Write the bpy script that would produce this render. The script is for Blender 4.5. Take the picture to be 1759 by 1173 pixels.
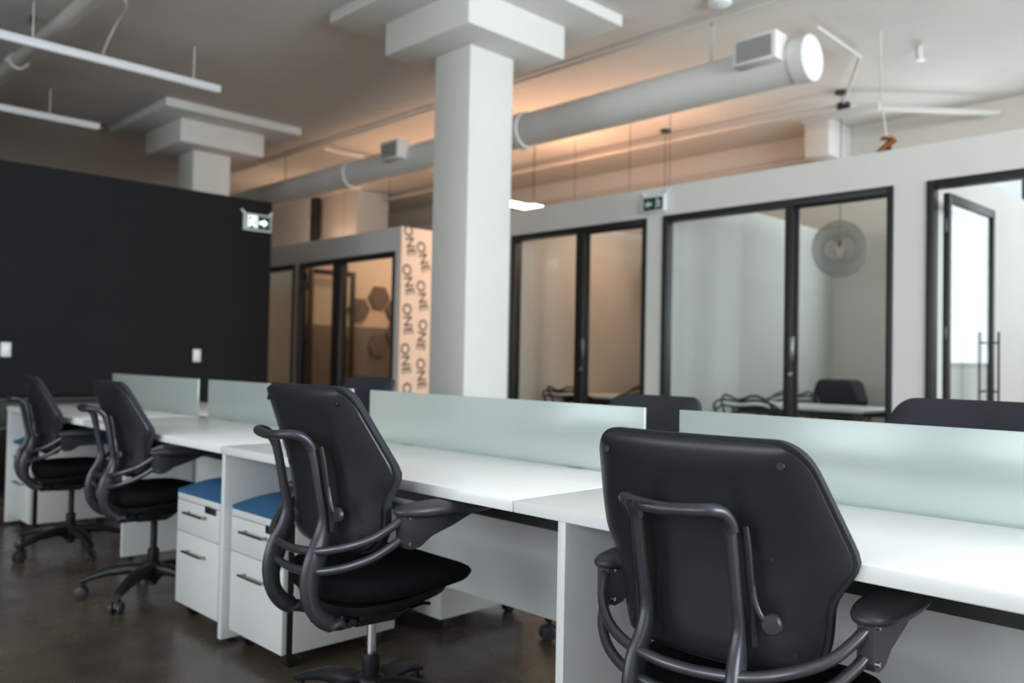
import bpy, bmesh, math, random
from mathutils import Matrix, Vector
random.seed(7)
for o in list(bpy.data.objects): bpy.data.objects.remove(o, do_unlink=True)
S = bpy.context.scene
COL = S.collection
PI = math.pi

# ------------------------------------------------------------------ camera
cam_d = bpy.data.cameras.new('camera'); cam = bpy.data.objects.new('camera', cam_d); COL.objects.link(cam)
yaw, pitch, roll = math.radians(-45.4889), math.radians(1.38693), math.radians(1.11695)
F = Vector((math.sin(yaw)*math.cos(pitch), math.cos(yaw)*math.cos(pitch), math.sin(pitch)))
R0 = Vector((math.cos(yaw), -math.sin(yaw), 0)); U0 = R0.cross(F)
R = R0*math.cos(roll) + U0*math.sin(roll); U = U0*math.cos(roll) - R0*math.sin(roll)
m = Matrix.Identity(4)
for i in range(3):
    m[i][0], m[i][1], m[i][2] = R[i], U[i], -F[i]
m[0][3], m[1][3], m[2][3] = 0, 0, 1.07
cam.matrix_world = m
cam_d.sensor_fit = 'HORIZONTAL'; cam_d.sensor_width = 36; cam_d.lens = 1447.93/1759*36
cam_d.clip_start = .05; cam_d.clip_end = 100
cam_d.dof.use_dof = True; cam_d.dof.focus_distance = 1.75; cam_d.dof.aperture_fstop = 2.8
S.camera = cam

# ------------------------------------------------------------------ world, window daylight, exposure
W = bpy.data.worlds.new('overcast_sky'); S.world = W; W.use_nodes = True
bg = W.node_tree.nodes['Background']; bg.inputs[0].default_value = (.80, .90, 1, 1); bg.inputs[1].default_value = 1.0
S.view_settings.view_transform = 'Standard'; S.view_settings.look = 'None'
S.view_settings.exposure = 0.1; S.view_settings.gamma = 1; S.view_settings.use_curve_mapping = False

def area(name, loc, rot, sx, sy, power, col):
    l = bpy.data.lights.new(name, 'AREA'); l.shape = 'RECTANGLE'; l.size = sx; l.size_y = sy
    l.energy = power; l.color = col
    o = bpy.data.objects.new(name, l); COL.objects.link(o); o.location = loc; o.rotation_euler = rot
    return o
DAY = (.88, .95, 1.0)
WIN_Y = (2.2, 4.7, 7.7)      # windows in the wall to the right (x = 4.5)
WIN_X = (-4.6, -1.2, 2.2)  # windows in the wall behind the camera (y = -4.5)
for y in WIN_Y: area('window_and_fill_light', (4.40, y, 2.2), (0, PI/2, 0), 2.2, 2.2, 295 if y < 6 else 150, DAY)
for x in WIN_X: area('window_and_fill_light', (x, -4.40, 2.2), (PI/2, 0, 0), 2.2, 2.2, 82, DAY)

WIN_ADDED = (-2.93, -1.0, 1.6)  # unseen windows added to brighten the offices from the far wall (y = 9.3)
for x in WIN_ADDED: area('window_and_fill_light', (x, 9.20, 2.2), (-PI/2, 0, 0), 1.1, 2.1, 30 if x < -2 else 16, DAY)  # fill light for the added windows, none of them in view

# ------------------------------------------------------------------ materials
def lin(c):
    return tuple(((v/255)/12.92 if v/255 <= .04045 else ((v/255+.055)/1.055)**2.4) for v in c)
def mat(name, rgb, rough=.5, metal=0., spec=.5, noise=0., nscale=8., bump=0., bscale=60., coat=0., stretch=None):
    M = bpy.data.materials.new(name); M.use_nodes = True
    nt = M.node_tree; b = nt.nodes['Principled BSDF']; c = lin(rgb)
    b.inputs['Base Color'].default_value = (*c, 1); b.inputs['Roughness'].default_value = rough
    b.inputs['Metallic'].default_value = metal; b.inputs['Specular IOR Level'].default_value = spec
    b.inputs['Coat Weight'].default_value = coat
    tc = nt.nodes.new('ShaderNodeTexCoord'); src = tc.outputs['Object']
    if stretch:
        mp = nt.nodes.new('ShaderNodeMapping'); mp.inputs['Scale'].default_value = stretch
        nt.links.new(src, mp.inputs[0]); src = mp.outputs[0]
    if noise:
        n = nt.nodes.new('ShaderNodeTexNoise'); n.inputs['Scale'].default_value = nscale; n.inputs['Detail'].default_value = 6
        r = nt.nodes.new('ShaderNodeValToRGB')
        r.color_ramp.elements[0].position = .3; r.color_ramp.elements[1].position = .7
        r.color_ramp.elements[0].color = (*[v*(1-noise) for v in c], 1); r.color_ramp.elements[1].color = (*[min(1, v*(1+noise)) for v in c], 1)
        nt.links.new(src, n.inputs['Vector']); nt.links.new(n.outputs['Fac'], r.inputs[0]); nt.links.new(r.outputs[0], b.inputs['Base Color'])
    if bump:
        n = nt.nodes.new('ShaderNodeTexNoise'); n.inputs['Scale'].default_value = bscale; n.inputs['Detail'].default_value = 4
        p = nt.nodes.new('ShaderNodeBump'); p.inputs['Strength'].default_value = bump; p.inputs['Distance'].default_value = .01
        nt.links.new(src, n.inputs['Vector']); nt.links.new(n.outputs['Fac'], p.inputs['Height']); nt.links.new(p.outputs[0], b.inputs['Normal'])
    return M
def emit(name, rgb, strength):
    M = bpy.data.materials.new(name); M.use_nodes = True; nt = M.node_tree
    b = nt.nodes['Principled BSDF']; b.inputs['Base Color'].default_value = (*lin(rgb), 1)
    b.inputs['Emission Color'].default_value = (*lin(rgb), 1); b.inputs['Emission Strength'].default_value = strength
    return M
def pane_glass(name, tint, gloss=.02, rough=.0):
    M = bpy.data.materials.new(name); M.use_nodes = True; nt = M.node_tree; nt.nodes.clear()
    out = nt.nodes.new('ShaderNodeOutputMaterial'); mx = nt.nodes.new('ShaderNodeMixShader')
    tr = nt.nodes.new('ShaderNodeBsdfTransparent'); tr.inputs[0].default_value = (*tint, 1)
    gl = nt.nodes.new('ShaderNodeBsdfGlossy'); gl.inputs['Roughness'].default_value = gloss
    lw = nt.nodes.new('ShaderNodeLayerWeight'); lw.inputs[0].default_value = .5
    pw_ = nt.nodes.new('ShaderNodeMath'); pw_.operation = 'POWER'; pw_.inputs[1].default_value = 4.5
    ma = nt.nodes.new('ShaderNodeMath'); ma.operation = 'MULTIPLY_ADD'; ma.inputs[1].default_value = .8; ma.inputs[2].default_value = .04
    nt.links.new(lw.outputs['Facing'], pw_.inputs[0]); nt.links.new(pw_.outputs[0], ma.inputs[0])
    nt.links.new(ma.outputs[0], mx.inputs[0]); nt.links.new(tr.outputs[0], mx.inputs[1]); nt.links.new(gl.outputs[0], mx.inputs[2])
    nt.links.new(mx.outputs[0], out.inputs[0]); return M
def frosted_glass(name):
    M = bpy.data.materials.new(name); M.use_nodes = True; nt = M.node_tree; nt.nodes.clear()
    out = nt.nodes.new('ShaderNodeOutputMaterial')
    tl = nt.nodes.new('ShaderNodeBsdfTranslucent'); tl.inputs[0].default_value = (.80, .88, .86, 1)
    df = nt.nodes.new('ShaderNodeBsdfDiffuse'); df.inputs[0].default_value = (.66, .72, .71, 1)
    gl = nt.nodes.new('ShaderNodeBsdfGlossy'); gl.inputs['Roughness'].default_value = .22; gl.inputs[0].default_value = (.9, .95, .95, 1)
    tr = nt.nodes.new('ShaderNodeBsdfRefraction'); tr.inputs['Roughness'].default_value = .45; tr.inputs['IOR'].default_value = 1.1; tr.inputs[0].default_value = (.90, .95, .93, 1)
    m1 = nt.nodes.new('ShaderNodeMixShader'); m1.inputs[0].default_value = .6
    m2 = nt.nodes.new('ShaderNodeMixShader'); m2.inputs[0].default_value = .52
    m3 = nt.nodes.new('ShaderNodeMixShader'); m3.inputs[0].default_value = .07
    nt.links.new(tl.outputs[0], m1.inputs[1]); nt.links.new(df.outputs[0], m1.inputs[2])
    nt.links.new(m1.outputs[0], m2.inputs[1]); nt.links.new(tr.outputs[0], m2.inputs[2])
    nt.links.new(m2.outputs[0], m3.inputs[1]); nt.links.new(gl.outputs[0], m3.inputs[2])
    nt.links.new(m3.outputs[0], out.inputs[0]); return M

M_WALL = mat('white_wall_paint', (208, 207, 202), .75, noise=.02, nscale=3, bump=.05, bscale=120)
M_CEIL = mat('white_ceiling_paint', (206, 204, 198), .85, noise=.03, nscale=2.5, bump=.12, bscale=25)
M_BLACK = mat('black_wall_paint', (26, 26, 27), .7, spec=.15, noise=.06, nscale=2, bump=.04, bscale=90)
M_FRAME = mat('black_metal_frame', (24, 25, 25), .45, noise=.05)
M_WHITE = mat('white_laminate', (228, 230, 230), .32, noise=.01, nscale=4)
M_DESK = mat('white_desktop_laminate', (246, 247, 247), .28, noise=.01, nscale=5)
M_PED = mat('white_steel_enamel', (222, 223, 220), .38, noise=.01)
M_BLUE = mat('blue_upholstery', (56, 99, 138), .9, noise=.12, nscale=180, bump=.15, bscale=400, spec=.2)
M_STEEL = mat('brushed_steel', (150, 150, 148), .3, metal=1.)
M_CHROME = mat('chrome', (210, 210, 214), .12, metal=1.)
M_DARK = mat('black_plastic', (28, 29, 31), .42, noise=.05, nscale=30, bump=.05, bscale=300)
M_SHELL = mat('charcoal_shell_plastic', (37, 38, 41), .36, noise=.04, nscale=20, bump=.06, bscale=500)
M_GRAPH = mat('graphite_frame_paint', (66, 67, 73), .33, noise=.03, nscale=40, metal=.35)
M_TUBE = mat('dark_satin_metal', (95, 96, 102), .27, metal=.7)
M_PAD = mat('soft_black_urethane', (58, 57, 62), .38, bump=.08, bscale=300)
M_SEAT = mat('black_seat_fabric', (19, 19, 21), .95, noise=.15, nscale=200, bump=.2, bscale=600, spec=.15)
M_BACKF = mat('charcoal_back_fabric', (50, 51, 57), .92, noise=.12, nscale=220, bump=.2, bscale=700, spec=.2)
M_BEAM = mat('dark_grey_steel', (62, 64, 64), .5, noise=.05)
M_GLASS = pane_glass('clear_green_glass', (.955, .98, .97))
M_FROST = frosted_glass('frosted_glass')
M_TAN = mat('warm_wall_paint', (214, 200, 180), .8, noise=.02)
M_TAUPE = mat('taupe_dado_paint', (120, 112, 98), .8, noise=.03)
M_FELT = mat('grey_felt', (110, 102, 92), .95, noise=.1, nscale=80, spec=.1)
M_PRINT = mat('cream_wallpaper', (240, 214, 190), .7, noise=.015)
M_INK = mat('dark_print', (84, 66, 54), .8)
M_WIRE = mat('grey_wire', (165, 165, 160), .6)
M_BRASS = mat('aged_brass', (150, 96, 52), .4, metal=.8)
M_GRILLE = mat('grey_grille', (104, 110, 108), .55)
M_WARM = emit('warm_lamp_diffuser', (255, 232, 205), 14)
M_GREEN = mat('dark_green_sign_film', (20, 58, 50), .4)
M_SIGNLIT = emit('lit_sign_white', (240, 255, 250), 1.6)
M_SIGNDIM = mat('pale_sign_print', (196, 206, 206), .5)
M_WOOD = mat('dark_wood_table', (60, 50, 42), .5, noise=.2, nscale=6, stretch=(1, 12, 1))
M_LIGHT = mat('white_lamp_housing', (214, 216, 218), .4)
M_OFFGREY = mat('grey_painted_pipe', (196, 194, 188), .6)

def brick_wall_mat():
    M = mat('painted_white_brick', (206, 203, 196), .8)
    nt = M.node_tree; b = nt.nodes['Principled BSDF']
    tc = nt.nodes.new('ShaderNodeTexCoord'); mp = nt.nodes.new('ShaderNodeMapping'); mp.inputs['Rotation'].default_value = (PI/2, 0, 0)
    br = nt.nodes.new('ShaderNodeTexBrick'); br.inputs['Scale'].default_value = 1.0
    br.inputs['Brick Width'].default_value = .4; br.inputs['Row Height'].default_value = .2; br.inputs['Mortar Size'].default_value = .008
    br.inputs[1].default_value = br.inputs[2].default_value = (1, 1, 1, 1); br.inputs[3].default_value = (0, 0, 0, 1)
    bp = nt.nodes.new('ShaderNodeBump'); bp.inputs['Strength'].default_value = .35; bp.inputs['Distance'].default_value = .01
    nt.links.new(tc.outputs['Object'], mp.inputs[0]); nt.links.new(mp.outputs[0], br.inputs['Vector'])
    nt.links.new(br.outputs[0], bp.inputs['Height']); nt.links.new(bp.outputs[0], b.inputs['Normal']); return M
M_BRICK = brick_wall_mat()
def floor_mat():
    M = mat('polished_dark_concrete', (66, 58, 50), .2); nt = M.node_tree; b = nt.nodes['Principled BSDF']
    tc = nt.nodes.new('ShaderNodeTexCoord')
    n1 = nt.nodes.new('ShaderNodeTexNoise'); n1.inputs['Scale'].default_value = 1.3; n1.inputs['Detail'].default_value = 9; n1.inputs['Roughness'].default_value = .65
    r1 = nt.nodes.new('ShaderNodeValToRGB'); e = r1.color_ramp.elements
    e[0].position = .3; e[0].color = (*lin((56, 49, 43)), 1); e[1].position = .72; e[1].color = (*lin((112, 101, 88)), 1)
    n2 = nt.nodes.new('ShaderNodeTexNoise'); n2.inputs['Scale'].default_value = 5; n2.inputs['Detail'].default_value = 7
    r2 = nt.nodes.new('ShaderNodeMapRange'); r2.inputs[3].default_value = .16; r2.inputs[4].default_value = .40
    for n in (n1, n2): nt.links.new(tc.outputs['Object'], n.inputs['Vector'])
    nt.links.new(n1.outputs['Fac'], r1.inputs[0]); nt.links.new(r1.outputs[0], b.inputs['Base Color'])
    nt.links.new(n2.outputs['Fac'], r2.inputs[0]); nt.links.new(r2.outputs[0], b.inputs['Roughness'])
    return M
M_FLOOR = floor_mat()

# ------------------------------------------------------------------ mesh helpers
class MB:
    def __init__(s): s.v = []; s.f = []
    def add(s, v, f):
        n = len(s.v); s.v += [tuple(p) for p in v]; s.f += [tuple(i+n for i in q) for q in f]; return s
    def box(s, a, b, bev=0., seg=2):
        bm = bmesh.new(); bmesh.ops.create_cube(bm, size=1)
        for v in bm.verts: v.co = Vector([(a[i]+b[i])/2 + v.co[i]*(b[i]-a[i]) for i in range(3)])
        if bev: bmesh.ops.bevel(bm, geom=bm.edges[:], offset=bev, segments=seg, profile=.5, affect='EDGES')
        bm.verts.index_update()
        s.add([v.co[:] for v in bm.verts], [[v.index for v in f.verts] for f in bm.faces]); bm.free(); return s
    def prism(s, poly, axis, lo, hi):
        # poly in the two other axes, extruded along axis
        n = len(poly); vs = []
        for t in (lo, hi):
            for p in poly:
                q = list(p); q.insert(axis, t); vs.append(q)
        fs = [tuple(range(n))[::-1], tuple(range(n, 2*n))] + [(i, (i+1) % n, n+(i+1) % n, n+i) for i in range(n)]
        return s.add(vs, fs)
    def tube(s, pts, r, n=10, up=(0, 0, 1), caps=True):
        # r: number, or list of (rx, ry) or numbers per point
        P = [Vector(p) for p in pts]; rings = []; up = Vector(up)
        for i, p in enumerate(P):
            t = (P[min(i+1, len(P)-1)] - P[max(i-1, 0)]).normalized()
            u = up if abs(t.dot(up)) < .95 else Vector((1, 0, 0))
            a = t.cross(u).normalized(); b = a.cross(t).normalized()
            rr = r[i] if isinstance(r, (list, tuple)) else r
            rx, ry = rr if isinstance(rr, (list, tuple)) else (rr, rr)
            rings.append([p + a*(rx*math.cos(2*PI*k/n)) + b*(ry*math.sin(2*PI*k/n)) for k in range(n)])
        vs = [q for g in rings for q in g]; fs = []
        for i in range(len(P)-1):
            for k in range(n):
                fs.append((i*n+k, i*n+(k+1) % n, (i+1)*n+(k+1) % n, (i+1)*n+k))
        if caps: fs += [tuple(range(n))[::-1], tuple(range((len(P)-1)*n, len(P)*n))]
        return s.add(vs, fs)
    def lathe(s, prof, n=20, c=(0, 0, 0), axis=2):
        vs = []; fs = []
        for (r, z) in prof:
            for k in range(n):
                a = 2*PI*k/n; q = [r*math.cos(a), r*math.sin(a)]; q.insert(axis, z)
                vs.append([q[i]+c[i] for i in range(3)])
        m_ = len(prof)
        for i in range(m_-1):
            for k in range(n): fs.append((i*n+k, i*n+(k+1) % n, (i+1)*n+(k+1) % n, (i+1)*n+k))
        fs += [tuple(range(n))[::-1], tuple(range((m_-1)*n, m_*n))]
        return s.add(vs, fs)
    def rot(s, mtx):
        s.v = [tuple(mtx @ Vector(p)) for p in s.v]; return s
    def mesh(s, name, m_, sharp=.6):
        me = bpy.data.meshes.new(name); me.from_pydata(s.v, [], s.f); me.update()
        bm = bmesh.new(); bm.from_mesh(me); bmesh.ops.recalc_face_normals(bm, faces=bm.faces[:]); bm.to_mesh(me); bm.free()
        for p in me.polygons: p.use_smooth = True
        me.set_sharp_from_angle(angle=sharp)
        me.materials.append(m_); return me
    def build(s, name, m_, parent=None, loc=(0, 0, 0), sharp=.6):
        return link(name, s.mesh(name, m_, sharp), parent, loc)
def link(name, me, parent=None, loc=(0, 0, 0), rot=(0, 0, 0)):
    o = bpy.data.objects.new(name, me); COL.objects.link(o); o.parent = parent; o.location = loc; o.rotation_euler = rot; return o
def empty(name, loc=(0, 0, 0), rz=0.):
    o = bpy.data.objects.new(name, None); o.empty_display_size = .1; COL.objects.link(o); o.location = loc; o.rotation_euler = (0, 0, rz); return o
def tag(o, label, cat, group=None):
    o['label'] = label; o['category'] = cat
    if group: o['group'] = group
    return o
def struct(o, label=None):
    o['kind'] = 'structure'
    if label: o['label'] = label
    return o
def copy_tree(o, parent=None):
    c = o.copy(); COL.objects.link(c); c.parent = parent
    for ch in o.children: copy_tree(ch, c)
    return c
def spline(pts, n=6):
    P = [Vector(p) for p in pts]; out = []
    for i in range(len(P)-1):
        p0, p1, p2, p3 = P[max(i-1, 0)], P[i], P[i+1], P[min(i+2, len(P)-1)]
        for k in range(n):
            t = k/n
            out.append(.5*((2*p1)+(p2-p0)*t+(2*p0-5*p1+4*p2-p3)*t*t+(3*p1-p0-3*p2+p3)*t**3))
    out.append(P[-1]); return out
def interp(tab, x):
    if x <= tab[0][0]: return tab[0][1]
    for (a, b), (c, d) in zip(tab, tab[1:]):
        if x <= c: return b+(d-b)*(x-a)/(c-a)
    return tab[-1][1]

# ------------------------------------------------------------------ room shell
CEIL = 3.78
struct(MB().box((-14.2, -4.7, -.2), (4.7, 9.5, 0)).build('floor', M_FLOOR), 'dark polished concrete floor')
struct(MB().box((-14.2, -4.7, CEIL), (4.7, 9.5, CEIL+.2)).build('ceiling', M_CEIL), 'white painted concrete ceiling')
struct(MB().box((-14.2, -4.7, 0), (-14.0, 9.3, CEIL)).build('wall_left', M_WALL), 'white wall beyond the black partition')
def window_wall(name, axis, pos, thick, lo, hi, centres, wlo, whi, half, mname):
    b = MB()
    def bx(u0, u1, z0, z1):
        if axis == 0: b.box((pos, u0, z0), (pos+thick, u1, z1))
        else: b.box((u0, pos, z0), (u1, pos+thick, z1))
    bx(lo, hi, 0, wlo); bx(lo, hi, whi, CEIL)
    e = [lo] + [v for c in sorted(centres) for v in (c-half, c+half)] + [hi]
    for i in range(0, len(e), 2): bx(e[i], e[i+1], wlo, whi)
    w = struct(b.build(name, M_WALL))
    for c in centres:
        f = MB()
        def fx(u0, u1, z0, z1):
            d0, d1 = pos+thick*.4, pos+thick*.6
            if axis == 0: f.box((d0, u0, z0), (d1, u1, z1))
            else: f.box((u0, d0, z0), (u1, d1, z1))
        fx(c-half, c+half, wlo, wlo+.05); fx(c-half, c+half, whi-.05, whi)
        for u in (c-half, c-.025, c+half-.05): fx(u, u+.05, wlo, whi)
        f.build('window_frame', M_FRAME, w)
    return w
window_wall('wall_right', 0, 4.5, .2, -4.7, 9.3, WIN_Y, 1.1, 3.3, 1.1, 'r')
wf = window_wall('wall_far', 1, 9.3, .2, -14.2, 4.7, WIN_ADDED, 1.1, 3.3, .58, 'f')  # these window openings are out of view, added to light the offices
wf.data.materials[0] = M_BRICK; wf['label'] = 'white painted block wall at the back of the glass offices'
window_wall('wall_back', 1, -4.7, .2, -14.0, 4.5, WIN_X, 1.1, 3.3, 1.1, 'b')

# black accent wall on the left
bw = struct(MB().box((-7.72, -4.5, 0), (-7.6, 4.11, 2.595)).build('wall_black', M_BLACK), 'matte black partition wall')
def wall_plate(y, z, label):
    t = empty('light_switch', (-7.6, y, z)); tag(t, label, 'light switch', 'switches on the black wall')
    MB().box((0, -.037, -.058), (.007, .037, .058), .004).build('cover_plate', M_LIGHT, t)
    MB().box((.007, -.017, -.034), (.012, .017, .034), .002).build('rocker', M_WHITE, t)
wall_plate(3.388, 1.072, 'white switch on black wall, nearer its open end below the exit sign')
wall_plate(1.83, 1.09, 'white switch on black wall, by the left edge of the photo')

# ------------------------------------------------------------------ columns with capitals
def column(cx, cy, label, base=0.):
    t = empty('column', (cx, cy, base)); tag(t, label, 'column', 'white square columns')
    def b(hx, hy, z0, z1, n, bev=.008): MB().box((-hx, -hy, z0-base), (hx, hy, z1-base), bev).build(n, M_WALL, t)
    b(.205, .225, base, 3.43, 'shaft'); b(.49, .50, 3.43, 3.69, 'capital'); b(.82, .80, 3.69, CEIL, 'drop_panel')
column(-4.88, 4.33, 'large white square column with stepped capital, standing behind the desk row')
column(-9.65, 4.33, 'white square column with stepped capital rising behind the black wall')
struct(MB().box((-4.36, 8.75, 3.38), (-4.08, 9.3, CEIL), .01).build('trim_1', M_WALL), 'white boxed bulkhead under the ceiling')

# ------------------------------------------------------------------ glazed office partitions
HB = 2.608                 # right block height
def glazed_front(name, y, th, x0, x1, top, bays, head):
    """solid white wall with openings (xa, xb) below head"""
    b = MB(); xs = [x0]
    for a, c in bays: xs += [a, c]
    xs.append(x1)
    for i in range(0, len(xs), 2):
        if xs[i+1]-xs[i] > .001: b.box((xs[i], y, 0), (xs[i+1], y+th, head))
    b.box((x0, y, head), (x1, y+th, top))
    return struct(b.build(name, M_WALL))
def frame_bay(parent, xa, xb, y, head, mull, w=.045, d=.10, y0=-.012):
    b = MB(); b.box((xa, y+y0, 0), (xa+w, y+y0+d, head), .003).build('frame_jamb', M_FRAME, parent)
    MB().box((xb-w, y+y0, 0), (xb, y+y0+d, head), .003).build('frame_jamb', M_FRAME, parent)
    MB().box((xa+w, y+y0, head-.055), (xb-w, y+y0+d, head), .003).build('frame_head', M_FRAME, parent)
    for mx, mw in mull: MB().box((mx-mw/2, y+y0, 0), (mx+mw/2, y+y0+d, head-.055), .003).build('frame_mullion', M_FRAME, parent)
def pane(parent, xa, xb, y, z0, z1, name='pane'):
    return MB().box((xa, y, z0), (xb, y+.010, z1)).build(name, M_GLASS, parent)

YP = 6.0; HD = 2.355
wr = glazed_front('wall_offices', YP, .11, -6.2, 4.5, HB, [(-6.13, -4.44), (-4.27, -2.325), (-2.105, -.25)], HD)
wr['label'] = 'white wall fronting the row of glass offices'
frame_bay(wr, -6.13, -4.44, YP, HD, [(-5.205, .10)])
pane(wr, -6.085, -5.255, YP+.04, .0, HD-.055); 
frame_bay(wr, -4.27, -2.325, YP, HD, [(-3.10, .07)])
pane(wr, -4.225, -3.135, YP+.04, .0, HD-.055)
frame_bay(wr, -2.105, -.25, YP, HD, [(-1.0, .09)])
pane(wr, -.955, -.305, YP+.04, .0, HD-.055)
def glass_door(name, hinge, ang, width, top, label, stile=.03, hinges=True, pull=True, rail=.06):
    """leaf in local +x from the hinge"""
    t = empty(name, hinge, ang); struct(t, label)
    b = MB(); b.box((0, -.02, .01), (stile, .02, top), .002); b.box((width-stile, -.02, .01), (width, .02, top), .002)
    b.box((stile, -.02, top-rail), (width-stile, .02, top), .002); b.box((stile, -.02, .01), (width-stile, .02, .12), .002)
    b.build('door_frame', M_FRAME, t)
    MB().box((stile, -.005, .12), (width-stile, .005, top-rail)).build('pane', M_GLASS, t)
    if hinges:
        for z in (top-.22, top*.58, top*.30, .25):
            MB().lathe([(.012, -.05), (.014, -.045), (.014, .045), (.012, .05)], 10, (-.012, 0, z)).build('hinge', M_FRAME, t)
    if pull:
        for sy in (-1, 1):
            h = MB(); h.tube([(width-.06, sy*.065, .85), (width-.06, sy*.065, 1.36)], .009, 10)
            for z in (.92, 1.28): h.tube([(width-.06, sy*.02, z), (width-.06, sy*.065, z)], .007, 8)
            h.build('pull_handle', M_FRAME, t)
    return t
glass_door('door_1', (-5.153, YP+.05, 0), 0, .666, HD-.058, 'closed clear glass door of the warm lit office', .012, False, False, .012)
glass_door('door_2', (-3.063, YP+.05, 0), 0, .692, HD-.058, 'closed clear glass door of the office with one pendant lamp', .012, False, False, .012)
glass_door('door_3', (-2.00, YP+.06, 0), PI/2-.03, .90, HD-.085, 'open glass door with tall pull bars, bright office', .045)
for k, x in ((4, -5.155), (5, -3.07)):
    lk = MB(); lk.box((x-.012, YP-.03, 1.12), (x+.022, YP-.01, 1.30), .004); lk.box((x-.008, YP-.05, 1.0), (x+.012, YP-.01, 1.03), .003)
    lk.build('door_lock', M_STEEL, wr)
# dividing walls of the right hand offices
for k, (x, lab) in enumerate(((-6.2, 'office end wall along the corridor'), (-4.40, 'white dividing wall between the two dim offices'), (-2.27, 'white dividing wall beside the bright office'))):
    struct(MB().box((x, YP+.11, 0), (x+.11, 9.3, HB)).build('wall_divider', M_WALL), lab)

# left hand block with printed end wall
YL = 5.45; HL = 2.50; HDL = 2.245
wl = glazed_front('wall_offices_left', YL, .10, -13.0, -7.30, HL, [(-11.3, -9.45), (-9.345, -7.36)], HDL)
wl['label'] = 'white wall fronting the far left glass offices'
frame_bay(wl, -11.3, -9.45, YL, HDL, [(-10.3, .10)])
pane(wl, -11.22, -10.35, YL+.04, 0, HDL-.055); pane(wl, -10.25, -9.51, YL+.04, 0, HDL-.055)
frame_bay(wl, -9.345, -7.36, YL, HDL, [(-8.49, .17)])
pane(wl, -8.405, -7.415, YL+.04, 0, HDL-.055)
glass_door('door_4', (-9.22, YL+.06, 0), PI/2-.04, .66, HDL-.06, 'open glass door in the far left amber office', .06)
struct(MB().box((-13.0, 8.2, 0), (-7.36, 8.3, HL)).build('wall_amber', M_TAN), 'tan back wall of the far left office')
struct(MB().box((-9.36, YL+.1, 0), (-9.35, 8.2, 1.495)).build('trim_2', M_TAUPE), 'taupe lower half of the far left office wall')
struct(MB().box((-9.46, YL+.1, 0), (-9.36, 8.2, HL)).build('wall_divider', M_TAN), 'tan dividing wall inside the far left block')
pw = struct(MB().box((-7.30, YL, 0), (-7.26, 8.3, HL)).build('wall_printed', M_PRINT), 'cream end wall printed all over with the word ONE')
def text_mesh(s, size):
    cu = bpy.data.curves.new('txt', 'FONT'); cu.body = s; cu.size = size; cu.align_x = 'CENTER'; cu.align_y = 'CENTER'; cu.offset = .003
    o = bpy.data.objects.new('txt', cu); COL.objects.link(o)
    dg = bpy.context.evaluated_depsgraph_get(); me = bpy.data.meshes.new_from_object(o.evaluated_get(dg))
    bpy.data.objects.remove(o); bpy.data.curves.remove(cu); me.materials.clear(); me.materials.append(M_INK); return me
one = text_mesh('ONE', .160); one.name = 'printed_word'
base = Matrix.Rotation(PI/2, 4, 'Z') @ Matrix.Rotation(PI/2, 4, 'X')
ry = random.Random(3); y = YL+.10; c = 0
while y < 7.6:
    z = 2.36 - (c % 2)*.16
    while z > .55:
        o = link('printed_word', one, pw); a = -PI/2 + ry.choice((.05, .2, -.35, .3, .1, -.1))
        o.matrix_local = Matrix.Translation((-7.2585, y+ry.uniform(-.02, .02), z)) @ base @ Matrix.Rotation(a, 4, 'Z'); z -= .425
    y += .20; c += 1
# hexagonal felt panels on the tan wall
for k, (x, z, r) in enumerate(((6.66, 1.90, .165), (6.34, 1.72, .165), (6.94, 1.74, .165), (6.94, 1.42, .165), (6.66, 1.25, .165))):
    poly = [(x+r*math.cos(PI/3*i), z+r*math.sin(PI/3*i)) for i in range(6)]
    o = MB().prism(poly, 0, -9.349, -9.318).build('felt_panel', M_FELT)
    tag(o, ['grey hexagonal felt panel, topmost of the group in the amber office', 'grey hexagonal felt panel, leftmost of the group in the amber office', 'grey hexagonal felt panel, upper right of the group in the amber office',
            'grey hexagonal felt panel, lower right of the group in the amber office', 'grey hexagonal felt panel, lowest of the group in the amber office'][k], 'wall panel', 'felt hexagons')
# boxed ductwork high up beyond the left block
o = MB().box((-13.9, 7.5, 3.02), (-12.6, 8.2, CEIL-.001), .01).build('duct_box', M_OFFGREY); tag(o, 'large boxed duct above the far left offices, beside the black wall end', 'duct')
o = MB().box((-12.35, 7.6, 3.0), (-11.3, 8.2, CEIL-.001), .01).build('duct_box', M_OFFGREY); tag(o, 'smaller boxed duct above the far left offices, right of the dark strut', 'duct')
o = MB().box((-12.55, 7.5, 2.4), (-12.42, 7.6, CEIL), .005).build('ceiling_strut', M_FRAME); tag(o, 'dark vertical strut between the two boxed ducts', 'strut')

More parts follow.
